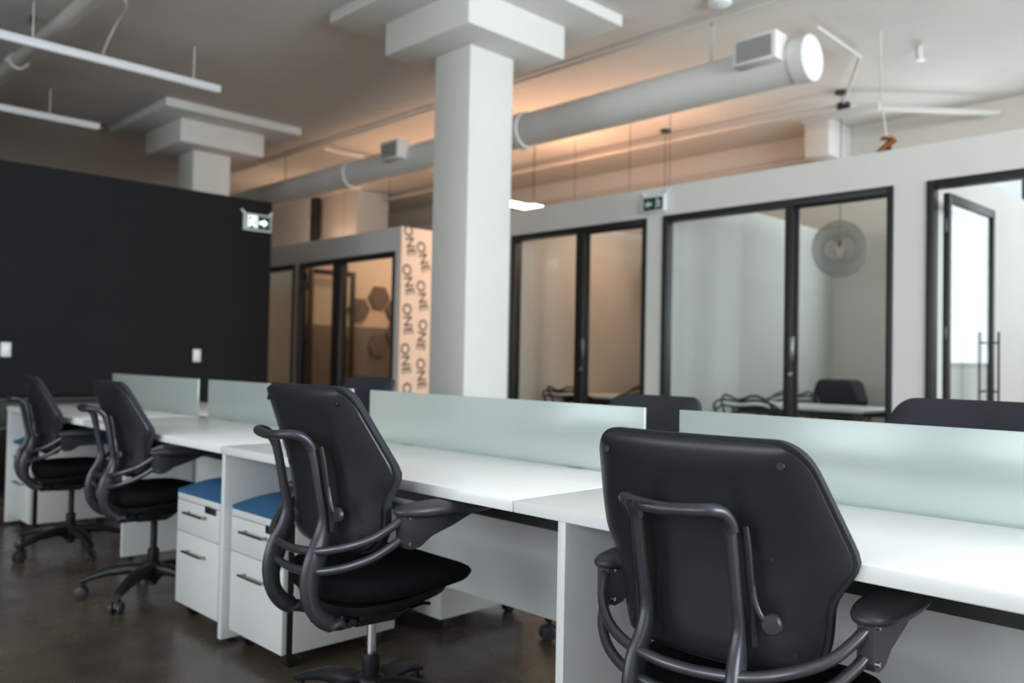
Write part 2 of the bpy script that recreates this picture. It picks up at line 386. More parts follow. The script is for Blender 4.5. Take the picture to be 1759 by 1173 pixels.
# ------------------------------------------------------------------ desks
YF, YC, DT = 1.45, 2.075, .735
def desk(x0, x1, side, panels, label, y_in=2.045):
    """bench desk; side -1 faces the camera aisle, +1 the offices"""
    t = empty('bench_desk', ((x0+x1)/2, YC, 0)); tag(t, label, 'desk', 'white bench desks in one row')
    cx = (x0+x1)/2; fy = (YF-YC) if side < 0 else (YC-YF); iy = (y_in-YC)*(1 if side < 0 else -1)
    a, b = sorted((fy, iy)); g = .0025
    MB().box((x0-cx+g, a, DT-.030), (x1-cx-g, b, DT), .0018).build('desktop', M_DESK, t)
    for px, pw_, recess in panels:
        f = fy+(.005+recess)*(1 if side < 0 else -1); q = sorted((f, iy))
        MB().box((px-cx-pw_/2, q[0], .018), (px-cx+pw_/2, q[1], DT-.0305), .0015).build('side_panel', M_WHITE, t)
        for yy in (q[0]+.05, q[1]-.05): MB().lathe([(.016, 0), (.018, .004), (.008, .01), (.008, .0185)], 10, (px-cx, yy, 0)).build('levelling_foot', M_DARK, t)
    q = sorted((iy, iy-.018*(1 if side < 0 else -1)))
    MB().box((x0-cx+.03, q[0], .24), (x1-cx-.03, q[1], DT-.031), .001).build('modesty_panel', M_WHITE, t)
    bq = sorted((iy-.16*(1 if side < 0 else -1), iy-.20*(1 if side < 0 else -1)))
    MB().box((x0-cx+.03, bq[0], .575), (x1-cx-.03, bq[1], DT-.031), .002).build('support_beam', M_BEAM, t)
XS = (-5.95, -4.55, -3.02, -1.46, .10)
near_lab = ['white bench desk at the far left end, on the near side of the screens', 'white bench desk second from the left end, near side of the screens',
            'white bench desk behind the middle task chair, near side of the screens', 'white bench desk in the right foreground, near side of the screens']
far_lab = ['white bench desk at the far left end, beyond the glass screens', 'white bench desk second from the left end, beyond the glass screens',
           'white bench desk third from the left end, beyond the glass screens', 'white bench desk at the right, beyond the largest glass screen']
near_p = [[(-5.938, .024, 0), (-4.55, .024, .2)], [], [(-3.006, .026, 0)], [(-1.305, .024, 0), (.086, .024, 0)]]  # last entry: end panel out of view, added to shade under the desk
far_p = [[(-5.938, .024, 0), (-4.55, .024, .2)], [], [(-3.006, .026, 0)], [(-1.305, .024, 0), (.086, .024, 0)]]  # last entry: matching unseen end panel, added for the same shade
for i in range(4):
    desk(XS[i], XS[i+1], -1, near_p[i], near_lab[i]); desk(XS[i], XS[i+1], 1, far_p[i], far_lab[i])
# frosted screens between the two sides, held in clamps
scr = [(-5.94, -4.615), (-4.485, -3.085), (-2.953, -1.531), (-1.406, .03)]
for i, (a, b) in enumerate(scr):
    t = empty('desk_screen', ((a+b)/2, YC, DT)); w = (b-a)/2
    tag(t, ['frosted glass desk screen at the far left end of the row', 'frosted glass desk screen partly behind the middle task chair', 'long frosted glass desk screen in front of the white column',
            'frosted glass desk screen at the right, cut off by the photo edge'][i], 'desk screen', 'frosted desk screens')
    MB().box((-w, -.005, -.03), (w, .005, .205), .0012).build('pane', M_FROST, t)
    for sx in (-.62, .62): MB().box((sx*w-.03, -.022, -.028), (sx*w+.03, -.0055, -.002), .002).build('clamp', M_BEAM, t)
    for sx in (-.62, .62): MB().box((sx*w-.03, .0055, -.028), (sx*w+.03, .022, -.002), .002).build('clamp', M_BEAM, t)
for x in (-4.55, -3.02, -1.468):
    o = MB().box((x-.055, YC-.03, DT-.028), (x+.055, YC+.03, DT-.004), .003).build('cable_grommet', M_BEAM)
    tag(o, {-4.55: 'grey cable cover in the gap between the two leftmost screens', -3.02: 'grey cable cover in the gap behind the middle task chair', -1.468: 'grey cable cover in the gap behind the right foreground chair'}[x], 'cable cover', 'cable covers between screens')

# ------------------------------------------------------------------ mobile pedestals with blue seat pads
def pedestal(x0, yfront, face, label):
    """face -1: drawer fronts towards the camera aisle"""
    w, d = .385, .475
    t = empty('mobile_pedestal', (x0+w/2, yfront+(d/2 if face < 0 else -d/2), 0), 0 if face < 0 else PI)
    tag(t, label, 'pedestal', 'white pedestals with blue cushions')
    f = -d/2
    MB().box((-w/2, f+.045, .055), (w/2, d/2, .505), .003).build('body', M_PED, t)
    MB().box((-w/2+.004, f+.0205, .05), (w/2-.004, f+.0445, .50)).build('recess', M_DARK, t)
    MB().box((-w/2, f, .480), (w/2, f+.02, .505), .002).build('top_rail', M_PED, t)
    for z0, z1, hz in ((.352, .477, .437), (.058, .349, .282)):
        dr = MB().box((-w/2, f, z0), (w/2, f+.02, z1), .0025).build('drawer', M_PED, t)
        h = MB(); h.tube([(-.085, f-.024, hz), (.085, f-.024, hz)], .005, 8)
        for sx in (-.075, .075): h.tube([(sx, f, hz), (sx, f-.024, hz)], .004, 8)
        h.build('handle', M_STEEL, dr)
    MB().box((.07, f-.004, .437+.018), (.115, f-.0003, .437+.045)).build('lock_plate', M_DARK, t)
    MB().box((.1155, f-.005, .437+.018), (.165, f-.0003, .437+.045), .002).build('lock_cylinder', M_STEEL, t)
    # domed pad
    b = MB(); vs = []; fs = []; n = 12
    for j in range(n+1):
        for i in range(n+1):
            u, v = i/n*2-1, j/n*2-1
            e = (1-abs(u)**3.2)*(1-abs(v)**3.2)
            vs.append((u*w/2*.995, v*d/2*.995, .519+.050*e**.6))
    for j in range(n):
        for i in range(n): a = j*(n+1)+i; fs.append((a, a+1, a+n+2, a+n+1))
    m_ = len(vs); ring = [i for i in range(n+1)] + [j*(n+1)+n for j in range(1, n+1)] + [n*(n+1)+i for i in range(n-1, -1, -1)] + [j*(n+1) for j in range(n-1, 0, -1)]
    low = [(vs[i][0], vs[i][1], .506) for i in ring]; vs += low; k = len(ring)
    fs += [(ring[i], m_+i, m_+(i+1) % k, ring[(i+1) % k]) for i in range(k)] + [tuple(m_+i for i in range(k))]
    b.add(vs, fs).build('seat_cushion', M_BLUE, t, sharp=.9)
    for sx in (-1, 1):
        for sy in (-1, 1):
            c = MB(); p = (sx*(w/2-.045), sy*(d/2-.06)-0, .024)
            c.lathe([(.012, -.018), (.024, -.016), (.024, .016), (.012, .018)], 14, p, 0)
            c.tube([(p[0], p[1], .03), (p[0], p[1], .056)], .012, 8); c.build('caster', M_DARK, t)
pedestal(-5.918, 1.482, -1, 'white pedestal with blue cushion at the far left end of the desks')
pedestal(-3.465, 1.482, -1, 'white pedestal with blue cushion left of the upright desk panel')
pedestal(-2.972, 1.476, -1, 'white pedestal with blue cushion behind the middle task chair')
pedestal(-2.935, 2.62, 1, 'white pedestal seen under the desks, beyond the middle chair seat')

# ------------------------------------------------------------------ task chair
OUT_W = [(.565, .196), (.60, .215), (.66, .221), (.712, .226), (.728, .238), (.748, .264), (.762, .271), (.785, .270), (.84, .256), (.90, .240), (.95, .226), (.99, .214)]
YCEN = [(.565, -.192), (.62, -.194), (.68, -.199), (.74, -.207), (.80, -.219), (.86, -.236), (.92, -.254), (.96, -.267), (.99, -.277)]
KCUR = [(.565, 1.1), (.65, 1.15), (.77, 1.0), (.88, .75), (.99, .5)]
def smooth_w(z, grow):
    s = 0; n = 0
    for d in (-.03, -.02, -.01, 0, .01, .02, .03): s += interp(OUT_W, z+d); n += 1
    return s/n+grow
def back_grid(grow, nz=36, nx=20):
    zb, zt = .562-grow*.6, .992+grow; rb, rt = .05, .055
    zs = [zb+(zt-zb)*(.5-.5*math.cos(PI*j/nz)) for j in range(nz+1)]; rows = []
    for z in zs:
        w = smooth_w(z, grow)
        if z > zt-rt: w -= rt-math.sqrt(max(0, rt*rt-(z-zt+rt)**2))
        if z < zb+rb: w -= rb-math.sqrt(max(0, rb*rb-(zb+rb-z)**2))
        rows.append((z, w))
    return rows, zb, zt, nx
def back_surface(grow, yoff, curl, thick, dome=0.):
    rows, zb, zt, nx = back_grid(grow); vs = []; fs = []; N = nx+1
    for layer in (0, 1):
        for z, w in rows:
            tz = abs((z-(zb+zt)/2)/((zt-zb)/2))
            for i in range(N):
                u = -math.cos(PI*i/nx); x = u*w; ww = smooth_w(z, grow)
                e = max(abs(x/ww)**9, tz**14)
                y = interp(YCEN, z)+interp(KCUR, z)*x*x+yoff
                if layer == 0: y += curl*e
                else: y += thick+dome*(1-abs(x/ww)**6)*(1-tz**8)
                vs.append((x, y, z))
    L = len(rows)*N
    for j in range(len(rows)-1):
        for i in range(nx):
            a = j*N+i; fs.append((a, a+1, a+N+1, a+N)); b = L+a; fs.append((b, b+N, b+N+1, b+1))
    ring = [i for i in range(N)] + [j*N+nx for j in range(1, len(rows))] + [(len(rows)-1)*N+i for i in range(nx-1, -1, -1)] + [j*N for j in range(len(rows)-2, 0, -1)]
    for i in range(len(ring)):
        a, b = ring[i], ring[(i+1) % len(ring)]; fs.append((b, a, L+a, L+b))
    return MB().add(vs, fs)
CH = {}
def chair_meshes():
    CH['shell'] = back_surface(0, 0, .017, .022).mesh('backrest_shell', M_SHELL, .7)
    CH['cushion'] = back_surface(.007, .024, .0, .018, .034).mesh('backrest_cushion', M_BACKF, 1.0)
    # C-shaped uprights
    prof = [(-.262, .835, .0125, .0115), (-.248, .78, .0125, .0110), (-.234, .713, .013, .0110), (-.221, .655, .016, .0125), (-.227, .605, .024, .015), (-.243, .56, .031, .016),
            (-.257, .515, .031, .016), (-.263, .474, .026, .017), (-.252, .426, .023, .017), (-.218, .386, .023, .017), (-.172, .369, .024, .017), (-.115, .368, .023, .017), (-.05, .384, .018, .016)]
    for sx in (-1, 1):
        pts = []; rr = []
        xs = [(.10 if z > .6 else .106 if z > .42 else .108)-(0 if y < -.13 else .02) for y, z, a, b in prof]
        P = spline([(sx*x, p[0], p[1]) for x, p in zip(xs, prof)], 4); A = spline([(p[2], p[3], 0) for p in prof], 4)
        b = MB().tube(P, [(max(.01, a[1]), max(.008, a[0])) for a in A], 12, up=(0, -1, .01))
        CH['upright%d' % sx] = b.mesh('upright', M_GRAPH, 1.0)
    hp = [(.100, -.262, .832), (.1005, -.272, .850), (.098, -.292, .868), (.088, -.316, .874), (.062, -.330, .872), (0, -.335, .868)]
    full = hp+[(-x, y, z) for x, y, z in hp[-2::-1]]
    P = spline(full, 4); n = len(P)
    CH['bar'] = MB().tube(P, [(.0135+.003*abs(math.cos(PI*i/(n-1)))**2, .0125) for i in range(n)], 12).mesh('handle_bar', M_GRAPH, 1.0)
    # slim rails beside the uprights, the right one ends in a round lever
    rail = [(.121, -.247, .842), (.123, -.238, .80), (.124, -.228, .74), (.125, -.216, .68), (.124, -.210, .62)]
    CH['rail'] = MB().tube(spline([(-x, y, z) for x, y, z in rail]), .0075, 8).mesh('height_rail', M_DARK, 1.0)
    CH['rail2'] = MB().tube(spline(rail), .0075, 8).mesh('height_rail', M_DARK, 1.0)
    lv = MB().tube(spline([(.126, -.226, .735), (.131, -.223, .705), (.140, -.220, .682), (.153, -.214, .668)]), .0055, 8)
    k = MB().lathe([(.0, -.008), (.017, -.007), (.019, -.003), (.019, .003), (.015, .006), (.0, .006)], 16, (.160, -.214, .668), 1)
    lv.add(k.v, k.f); CH['backlever'] = lv.mesh('height_lever', M_GRAPH, .8)
    for nm, dz, de in (('t1', 0, 0), ('t2', -.052, -.049)):
        half = [(.283, -.106, .660+de), (.272, -.128, .642+de), (.245, -.168, .613+de), (.195, -.212, .590+dz*.99), (.13, -.243, .573+dz), (.06, -.258, .566+dz), (0, -.262, .564+dz)]
        full = half+[(-x, y, z) for x, y, z in half[-2::-1]]
        CH[nm] = MB().tube(spline(full, 4), .0112, 10).mesh('arm_tube', M_TUBE, 1.0)
    for sx in (-1, 1):
        b = MB(); poly = [(-.112, .679), (.165, .676), (.13, .664), (.05, .634), (-.02, .613), (-.055, .590), (-.085, .586), (-.104, .592), (-.112, .606)]
        x0, x1 = sorted((sx*.272, sx*.302)); b.prism(poly, 0, x0, x1)
        CH['bracket%d' % sx] = b.mesh('arm_bracket', M_GRAPH, .5)
        vs = []; fs = []; n = 28
        lay = [(.55, -.0185), (.84, -.016), (.97, -.0095), (1, -.004), (1, .002), (.95, .0085), (.80, .014), (.5, .0175), (.2, .0185)]
        for s_, dz in lay:
            for k in range(n):
                a = 2*PI*k/n; c_, s2 = math.cos(a), math.sin(a)
                yy = math.copysign(abs(s2)**.9, s2); xx = math.copysign(abs(c_)**.85, c_)
                y_ = .042+.170*yy*s_; hw = .050-.010*yy*(1 if yy > 0 else .1)
                vs.append((sx*.287+hw*xx*s_, y_, .684+dz-.006*max(0, yy)))
        for j in range(len(lay)-1):
            for k in range(n): fs.append((j*n+k, j*n+(k+1) % n, (j+1)*n+(k+1) % n, (j+1)*n+k))
        fs += [tuple(range(n)), tuple((len(lay)-1)*n+k for k in range(n))]
        CH['pad%d' % sx] = MB().add(vs, fs).mesh('arm_pad', M_PAD, 1.0)
    # seat
    n = 40; lay = [(.55, 0, 0), (.86, 0, 0), (.97, .18, .0), (1, .45, 0), (1, .62, 0), (.975, .82, 0), (.92, .95, 0), (.78, 1, 0), (.5, 1, -.004), (.2, 1, -.008)]
    def ztop(x, y): return .492-(max(0, y-.10)/.155)**2*.024+(.012 if y < -.1 else 0)*min(1, (-.1-y)/.08 if y < -.1 else 0)+.12*x*x
    def zbot(x, y): return .428+.055*y+.22*x*x
    vs = []; fs = []
    for s_, t, dz in lay:
        for k in range(n):
            a = 2*PI*k/n; c_, s2 = math.cos(a), math.sin(a)
            x = .248*math.copysign(abs(c_)**.68, c_)*s_*(1-.10*max(0, s2)**3-.10*max(0, -s2)**2); y = .025+.235*math.copysign(abs(s2)**.68, s2)*s_
            zt_, zb_ = ztop(x, y), min(zbot(x, y), ztop(x, y)-.034)
            vs.append((x, y, zb_+(zt_-zb_)*t+dz))
    for j in range(len(lay)-1):
        for k in range(n): fs.append((j*n+k, j*n+(k+1) % n, (j+1)*n+(k+1) % n, (j+1)*n+k))
    fs += [tuple(range(n)), tuple((len(lay)-1)*n+k for k in range(n))]
    CH['seat'] = MB().add(vs, fs).mesh('seat_cushion', M_SEAT, 1.0)
    vs = []; fs = []; lay = [(.45, .388), (.72, .392), (.88, .408), (.92, .432)]
    for s_, z in lay:
        for k in range(n):
            a = 2*PI*k/n; c_, s2 = math.cos(a), math.sin(a)
            x = .235*math.copysign(abs(c_)**.7, c_)*s_; y = .0+.20*math.copysign(abs(s2)**.7, s2)*s_; vs.append((x, y, z+.11*y+.1*x*x))
    for j in range(len(lay)-1):
        for k in range(n): fs.append((j*n+k, j*n+(k+1) % n, (j+1)*n+(k+1) % n, (j+1)*n+k))
    fs += [tuple(range(n)), tuple((len(lay)-1)*n+k for k in range(n))]
    CH['pan'] = MB().add(vs, fs).mesh('seat_pan', M_DARK, .9)
    b = MB().prism([(-.135, .352), (-.10, .338), (.03, .335), (.06, .352), (.135, .405), (.14, .43), (-.12, .40), (-.145, .375)], 0, -.078, .078)
    b.box((-.05, -.175, .335), (.05, -.10, .362), .008); CH['mech'] = b.mesh('tilt_mechanism', M_DARK, .5)
    CH['lever'] = MB().tube(spline([(.075, -.01, .372), (.10, .02, .360), (.112, .05, .372), (.118, .085, .380), (.122, .112, .376)]), [(.006, .005)]*12+[(.010, .005)]*13, 8).mesh('seat_lever', M_DARK, 1.0)
    CH['piston'] = MB().lathe([(.0135, .14), (.0135, .36)], 16).mesh('gas_piston', M_CHROME, 1.0)
    CH['sheath'] = MB().lathe([(.0155, .14), (.0155, .36)], 16).mesh('gas_piston', M_DARK, 1.0)
    CH['cyl'] = MB().lathe([(.020, .055), (.024, .06), (.024, .17), (.026, .175), (.027, .222), (.022, .229)], 20).mesh('gas_cylinder', M_DARK, .6)
    CH['hub'] = MB().lathe([(.030, .075), (.040, .085), (.048, .11), (.048, .135), (.040, .160), (.030, .168)], 20).mesh('base_hub', M_DARK, .7)
    b = MB(); secs = [(.030, .158, .034, .066), (.10, .160, .033, .050), (.20, .142, .029, .038), (.28, .112, .024, .028), (.320, .093, .019, .022)]; vs = []; fs = []
    for r, z, hw, hh in secs:
        for k in range(10):
            a = 2*PI*k/10; vs.append((r, hw*math.copysign(abs(math.cos(a))**.6, math.cos(a)), z-hh/2+hh/2*math.copysign(abs(math.sin(a))**.7, math.sin(a))))
    for j in range(len(secs)-1):
        for k in range(10): fs.append((j*10+k, j*10+(k+1) % 10, (j+1)*10+(k+1) % 10, (j+1)*10+k))
    fs += [tuple(range(10)), tuple(len(secs)*10-10+k for k in range(10))]
    CH['leg'] = b.add(vs, fs).mesh('base_leg', M_DARK, .9)
    b = MB().tube([(.305, 0, .05), (.305, 0, .082)], .010, 10)
    b.prism([(.283, .032), (.283, .052), (.295, .062), (.318, .062), (.330, .048), (.333, .032)], 1, -.006, .006); CH['caster'] = b.mesh('caster', M_DARK, .6)
    for sy in (-1, 1):
        CH['wheel%d' % sy] = MB().lathe([(.004, -.010), (.020, -.0095), (.028, -.006), (.0295, 0), (.028, .006), (.020, .0095), (.004, .010)], 20, (.315, sy*.019, .0295), 1).mesh('wheel', M_PAD, .8)
    CH['cap'] = MB().lathe([(0, -.002), (.007, -.002), (.0075, 0), (.0055, .0015), (0, .0015)], 14, (0, 0, 0), 1).mesh('screw_cap', M_DARK, .5)
    CH['pin'] = MB().lathe([(0, -.019), (.005, -.019), (.005, .019), (0, .019)], 10, (0, 0, 0), 0).mesh('pin', M_CHROME, .5)
chair_meshes()
def chair(x, y, rz, lift, baserot, label, group=None, sc=1.):
    t = empty('task_chair', (x, y, 0), rz); t.scale = (sc, sc, sc); tag(t, label, 'chair', group)
    def up(n, key): return link(n, CH[key], t, (0, 0, lift))
    sh = up('backrest_shell', 'shell'); up('backrest_cushion', 'cushion')
    for sx in (-1, 1):
        for px, py, pz in ((.186, 0, .955), (.178, 0, .605), (.142, 0, .775)): link('screw_cap', CH['cap'], sh, (sx*px, interp(YCEN, pz)+interp(KCUR, pz)*px*px+.0015, pz))
    up('upright', 'upright-1'); up('upright', 'upright1'); up('handle_bar', 'bar'); up('height_rail', 'rail'); up('height_rail', 'rail2'); up('height_lever', 'backlever')
    up('arm_tube', 't1'); up('arm_tube', 't2')
    for sx in (-1, 1):
        br = up('arm_bracket', 'bracket%d' % sx)
        for z in (.668, .602): link('pin', CH['pin'], br, (sx*.287, -.092, z))
        up('arm_pad', 'pad%d' % sx)
    up('seat_cushion', 'seat'); up('seat_pan', 'pan'); up('tilt_mechanism', 'mech'); up('seat_lever', 'lever')
    link('gas_piston', CH['sheath' if sc < .95 else 'piston'], t, (0, 0, lift)); link('gas_cylinder', CH['cyl'], t); link('base_hub', CH['hub'], t)
    for k in range(5):
        a = baserot-rz+2*PI*k/5
        link('base_leg', CH['leg'], t, rot=(0, 0, a)); c = link('caster', CH['caster'], t, rot=(0, 0, a))
        for sy in (-1, 1): link('wheel', CH['wheel%d' % sy], c)
    return t
rad = math.radians
front = chair(-.877, 1.531, .054, -.004, rad(-90), 'black task chair seen from behind, largest, in the right foreground', 'task chairs on the near side', .952)
bar = [c for c in front.children if c.name.startswith('handle_bar')][0]
let = text_mesh('HUMANSCALE', .0095); let.materials[0] = M_DARK
o = link('embossed_lettering', let, bar, (-.038, -.3468, .8715), (PI/2, 0, 0))
chair(-2.013, 1.436, -.039, 0, rad(-100), 'black task chair with arms in the middle foreground, whole seat visible', 'task chairs on the near side')
chair(-3.80, 1.522, -.061, .036, rad(-85+36), 'black task chair left of the upright panel and the blue cushions', 'task chairs on the near side', .924)
chair(-4.92, 1.522, -.135, .036, rad(-70), 'black task chair farthest left along the near side of the desks', 'task chairs on the near side', .915)
chair(-4.22, 2.75, PI+.05, -.035, rad(20), 'black task chair beyond the screens, in front of the printed wall', 'task chairs on the far side')
chair(-2.10, 2.70, PI, -.058, rad(-114), 'dark task chair beyond the gap between the two right screens', 'task chairs on the far side')
chair(-.90, 2.70, PI-.05, -.022, rad(10), 'dark task chair beyond the right screen, cut off by the photo edge', 'task chairs on the far side')

# ------------------------------------------------------------------ black low cabinet by the black wall
t = empty('low_cabinet', (-7.32, 1.2, 0)); tag(t, 'low black cabinet along the foot of the black wall', 'cabinet')
MB().box((-.26, -2.2, .06), (.24, 1.6, .70), .004).build('body', M_FRAME, t); MB().box((-.27, -2.22, .70), (.26, 1.62, .73), .004).build('top', M_FRAME, t)
MB().box((-.24, -2.15, 0), (.20, 1.55, .06)).build('plinth', M_DARK, t)
for k in range(4):
    d = MB().box((.2405, -2.18+k*.945, .08), (.258, -1.25+k*.945, .68), .003).build('door', M_FRAME, t)
    MB().box((.258, -2.1+k*.945, .50), (.266, -1.33+k*.945, .52)).build('handle', M_STEEL, d)

# ------------------------------------------------------------------ office furniture behind the glass
def round_chair(x, y, rz, label):
    t = empty('wire_back_chair', (x, y, 0), rz); tag(t, label, 'chair', 'open backed cafe chairs in the offices')
    MB().box((-.21, -.20, .435), (.21, .21, .462), .02, 3).build('seat', M_DARK, t)
    for sx in (-1, 1):
        MB().tube([(sx*.19, .19, .44), (sx*.20, .20, 0)], [.014, .011], 8).build('leg', M_DARK, t)
        MB().tube([(sx*.19, -.18, .44), (sx*.23, -.24, 0)], [.014, .011], 8).build('leg', M_DARK, t)
    for k, (h, w, b) in enumerate(((.83, .20, -.27), (.79, .265, -.26), (.74, .25, -.235))):
        pts = [(w*.92, .08, .45), (w*1.05, .02, h*.80), (w, -.10, h*.93), (w*.6, b*.92, h), (0, b, h*(.985 if k else .955))]
        MB().tube(spline(pts+[(-a, c, d) for a, c, d in pts[-2::-1]], 5), .011, 8).build('back_loop', M_DARK, t)
def meeting_table(cx, cy, label):
    t = empty('meeting_table', (cx, cy, 0)); tag(t, label, 'table', 'office tables')
    MB().box((-.62, -.40, .715), (.62, .40, .74), .006).build('tabletop', M_WHITE, t)
    for sx in (-1, 1):
        for sy in (-1, 1): MB().box((sx*.55-.03, sy*.33-.03, 0), (sx*.55+.03, sy*.33+.03, .7145), .004).build('leg', M_WOOD, t)
    MB().box((-.52, -.315, .655), (.52, -.295, .7145)).build('apron', M_WOOD, t); MB().box((-.52, .295, .655), (.52, .315, .7145)).build('apron', M_WOOD, t)
def furnish(dx, which):
    meeting_table(-3.42+dx, 7.05, 'white meeting table inside the %s' % which)
    round_chair(-3.72+dx, 6.50, .25, 'open backed cafe chair nearest the glass of the %s' % which)
    round_chair(-3.99+dx+(.26 if dx else 0), 7.72, PI+.1, 'open backed cafe chair behind the table in the %s' % which)
    chair(-3.80+dx+(.2 if dx else 0), 8.45, PI+.42, -.045, rad(12), 'black office chair behind the table in the %s' % which)
furnish(0, 'cooler lit office'); furnish(-2.02, 'warm lit office')

def pendant(x, y, z, rz, label):
    t = empty('pendant_lamp', (x, y, z)); tag(t, label, 'pendant lamp', 'round wire pendants')
    # disc shaped wire shade, turned about a horizontal axis, open at both faces
    b = MB(); n = 120; prof = [(.105, -.105), (.16, -.125), (.225, -.105), (.265, -.05), (.275, 0), (.265, .05), (.225, .105), (.16, .125), (.105, .105)]
    for k in range(n):
        a = 2*PI*k/n; tw = .12
        b.tube([(r*math.cos(a+tw*i/8), h, r*math.sin(a+tw*i/8)) for i, (r, h) in enumerate(prof)], 0.0028, 3, up=(0, 1, 0), caps=False)
    for r, h in (prof[0], prof[2], prof[4], prof[6], prof[8]):
        b.tube([(r*math.cos(2*PI*k/40), h, r*math.sin(2*PI*k/40)) for k in range(41)], .004, 4, up=(0, 1, 0), caps=False)
    o = b.build('wire_shade', M_WIRE, t); o.rotation_euler = (.08, .25, rz)
    MB().tube([(0, 0, .02), (0, 0, CEIL-z-.03)], .004, 6).build('cord', M_DARK, t)
    MB().lathe([(.012, .02), (.022, .03), (.022, .075), (.008, .09)], 12).build('lamp_holder', M_BRASS, t)
    MB().lathe([(.06, CEIL-z-.03), (.06, CEIL-z-.004), (.045, CEIL-z-.0005)], 16).build('ceiling_rose', M_DARK, t)
pendant(-3.61, 8.0, 2.23, .95, 'round wire pendant lamp seen through the glass door of the cooler office')
pendant(-5.68, 8.0, 2.13, .95, 'round wire pendant lamp partly hidden by the frame of the warm office')

# ------------------------------------------------------------------ ceiling services
def tube_obj(name, pts, r, m_, label, cat, group=None, n=10):
    return tag(MB().tube(pts, r, n).build(name, m_, None, sharp=1.0), label, cat, group)
# round spiral duct
t = empty('ventilation_duct', (0, 5.7, 3.29)); tag(t, 'long round white ventilation duct under the ceiling with side grilles', 'duct')
b = MB(); b.tube([(-13.9, 0, 0), (-2.90, 0, 0)], .158, 32); b.build('pipe', M_WALL, t, sharp=1.0)
MB().lathe([(.16, -2.90), (.168, -2.898), (.168, -2.79), (.160, -2.782)], 32, (0, 0, 0), 0).build('end_cap', M_WALL, t)
for x in (-5.68, -8.6): MB().lathe([(.160, x-.05), (.178, x-.04), (.178, x+.04), (.160, x+.05)], 32, (0, 0, 0), 0).build('coupling', M_WALL, t)
for xa, xb in ((-3.27, -2.93), (-7.66, -7.34)):
    g = MB(); g.box((xa, -.27, -.03), (xb, -.10, .17), .004); g = g.build('grille_box', M_WALL, t)
    MB().box((xa+.03, -.2725, -.005), (xb-.03, -.2705, .145)).build('grille_recess', M_GRILLE, g)
    for k in range(7): MB().box((xa+.03, -.279, .004+k*.021), (xb-.03, -.2728, .010+k*.021)).build('louvre', M_OFFGREY, g)
for x in (-3.62, -7.0, -10.2): MB().box((x-.018, -.002, .158), (x+.018, .002, CEIL-3.29)).build('hanger_strap', M_OFFGREY, t)
# linear lamps that are switched off
def linear_lamp(x, y0, y1, z, rods, label, endcap=False):
    t = empty('linear_lamp', (x, (y0+y1)/2, z)); tag(t, label, 'ceiling lamp', 'unlit linear ceiling lamps'); c = (y0+y1)/2
    MB().box((-.03, y0-c, -.03), (.03, y1-c, .03), .004).build('housing', M_LIGHT, t)
    MB().box((-.022, y0-c+.02, -.036), (.022, y1-c-.02, -.0302), .002).build('diffuser', M_LIGHT, t)
    for y in rods: MB().tube([(0, y-c, .03), (0, y-c, CEIL-z)], .006, 6).build('hanging_rod', M_OFFGREY, t)
    if endcap: MB().box((-.035, y1-c, -.035), (.035, y1-c+.05, .035), .004).build('end_cap', M_DARK, t)
linear_lamp(-7.22, 1.0, 3.36, 3.46, (1.85, 3.12), 'unlit white linear lamp hanging at the upper left, nearer of two')
linear_lamp(-9.45, .6, 3.08, 3.48, (1.2, 2.6), 'unlit white linear lamp farther back, beyond the black wall', True)
tube_obj('power_cable', spline([(-7.22, 2.36, 3.50), (-7.05, 2.34, 3.56), (-6.85, 2.34, 3.66), (-6.62, 2.32, 3.70), (-6.52, 2.26, 3.73), (-6.6, 2.2, 3.775)], 6), .009, M_OFFGREY, 'white cable looping down to the nearer linear lamp', 'cable')
t = empty('ceiling_pipe', (-7.5, 2.06, 3.68)); tag(t, 'thick white pipe crossing the upper left corner of the ceiling', 'pipe')
MB().tube([(-4.5, 0, 0), (5.5, 0, 0)], .06, 16).build('pipe', M_OFFGREY, t, sharp=1.0)
MB().lathe([(.06, -1.08), (.078, -1.07), (.078, -.98), (.06, -.97)], 16, (0, 0, 0), 0).build('coupling', M_OFFGREY, t)
for sx in (-1, 1): MB().box((-1.06, sx*.07-.02, -.03), (-.99, sx*.07+.02, .02), .004).build('coupling_bolt', M_OFFGREY, t)
for x in (-.6, -.05): MB().lathe([(.018, .03), (.02, .035), (.02, .0995)], 10, (x, -.13, 0)).build('sprinkler_head', M_FRAME, t)
tube_obj('conduit', [(-13.5, 5.62, 3.75), (-2.5, 5.62, 3.75)], .016, M_OFFGREY, 'thin conduit along the ceiling parallel to the round duct, near side', 'conduit', 'ceiling conduits')
tube_obj('conduit', [(-11.2, 8.06, 3.66), (-3.66, 8.06, 3.66)], .022, M_OFFGREY, 'thin conduit over the glass offices ending at a black box', 'conduit', 'ceiling conduits')
tube_obj('conduit', [(-12, 9.272, 3.5), (-4.4, 9.272, 3.5)], .028, M_OFFGREY, 'conduit along the ceiling close to the back wall', 'conduit', 'ceiling conduits')
tube_obj('conduit', [(-3.55, 8.05, 3.62), (-2.55, 9.17, 3.62)], .030, M_OFFGREY, 'white pipe running from the black box towards the right', 'conduit', 'ceiling conduits')
tube_obj('conduit', [(-3.55, 7.92, 3.64), (-3.0, 7.0, 3.70), (-3.0, 6.2, 3.72)], .014, M_OFFGREY, 'thin white conduit between the duct end and the black box', 'conduit', 'ceiling conduits')
tube_obj('conduit', [(-9.2, 6.9, 3.7), (-9.2, 5.66, 3.7)], .02, M_OFFGREY, 'short cross conduit above the printed wall, left of the column', 'conduit', 'ceiling conduits')
o = MB().box((-3.66, 8.012, 3.60), (-3.56, 8.11, 3.68), .008).build('junction_box', M_DARK); tag(o, 'small black junction box above the cooler office pendant', 'junction box')
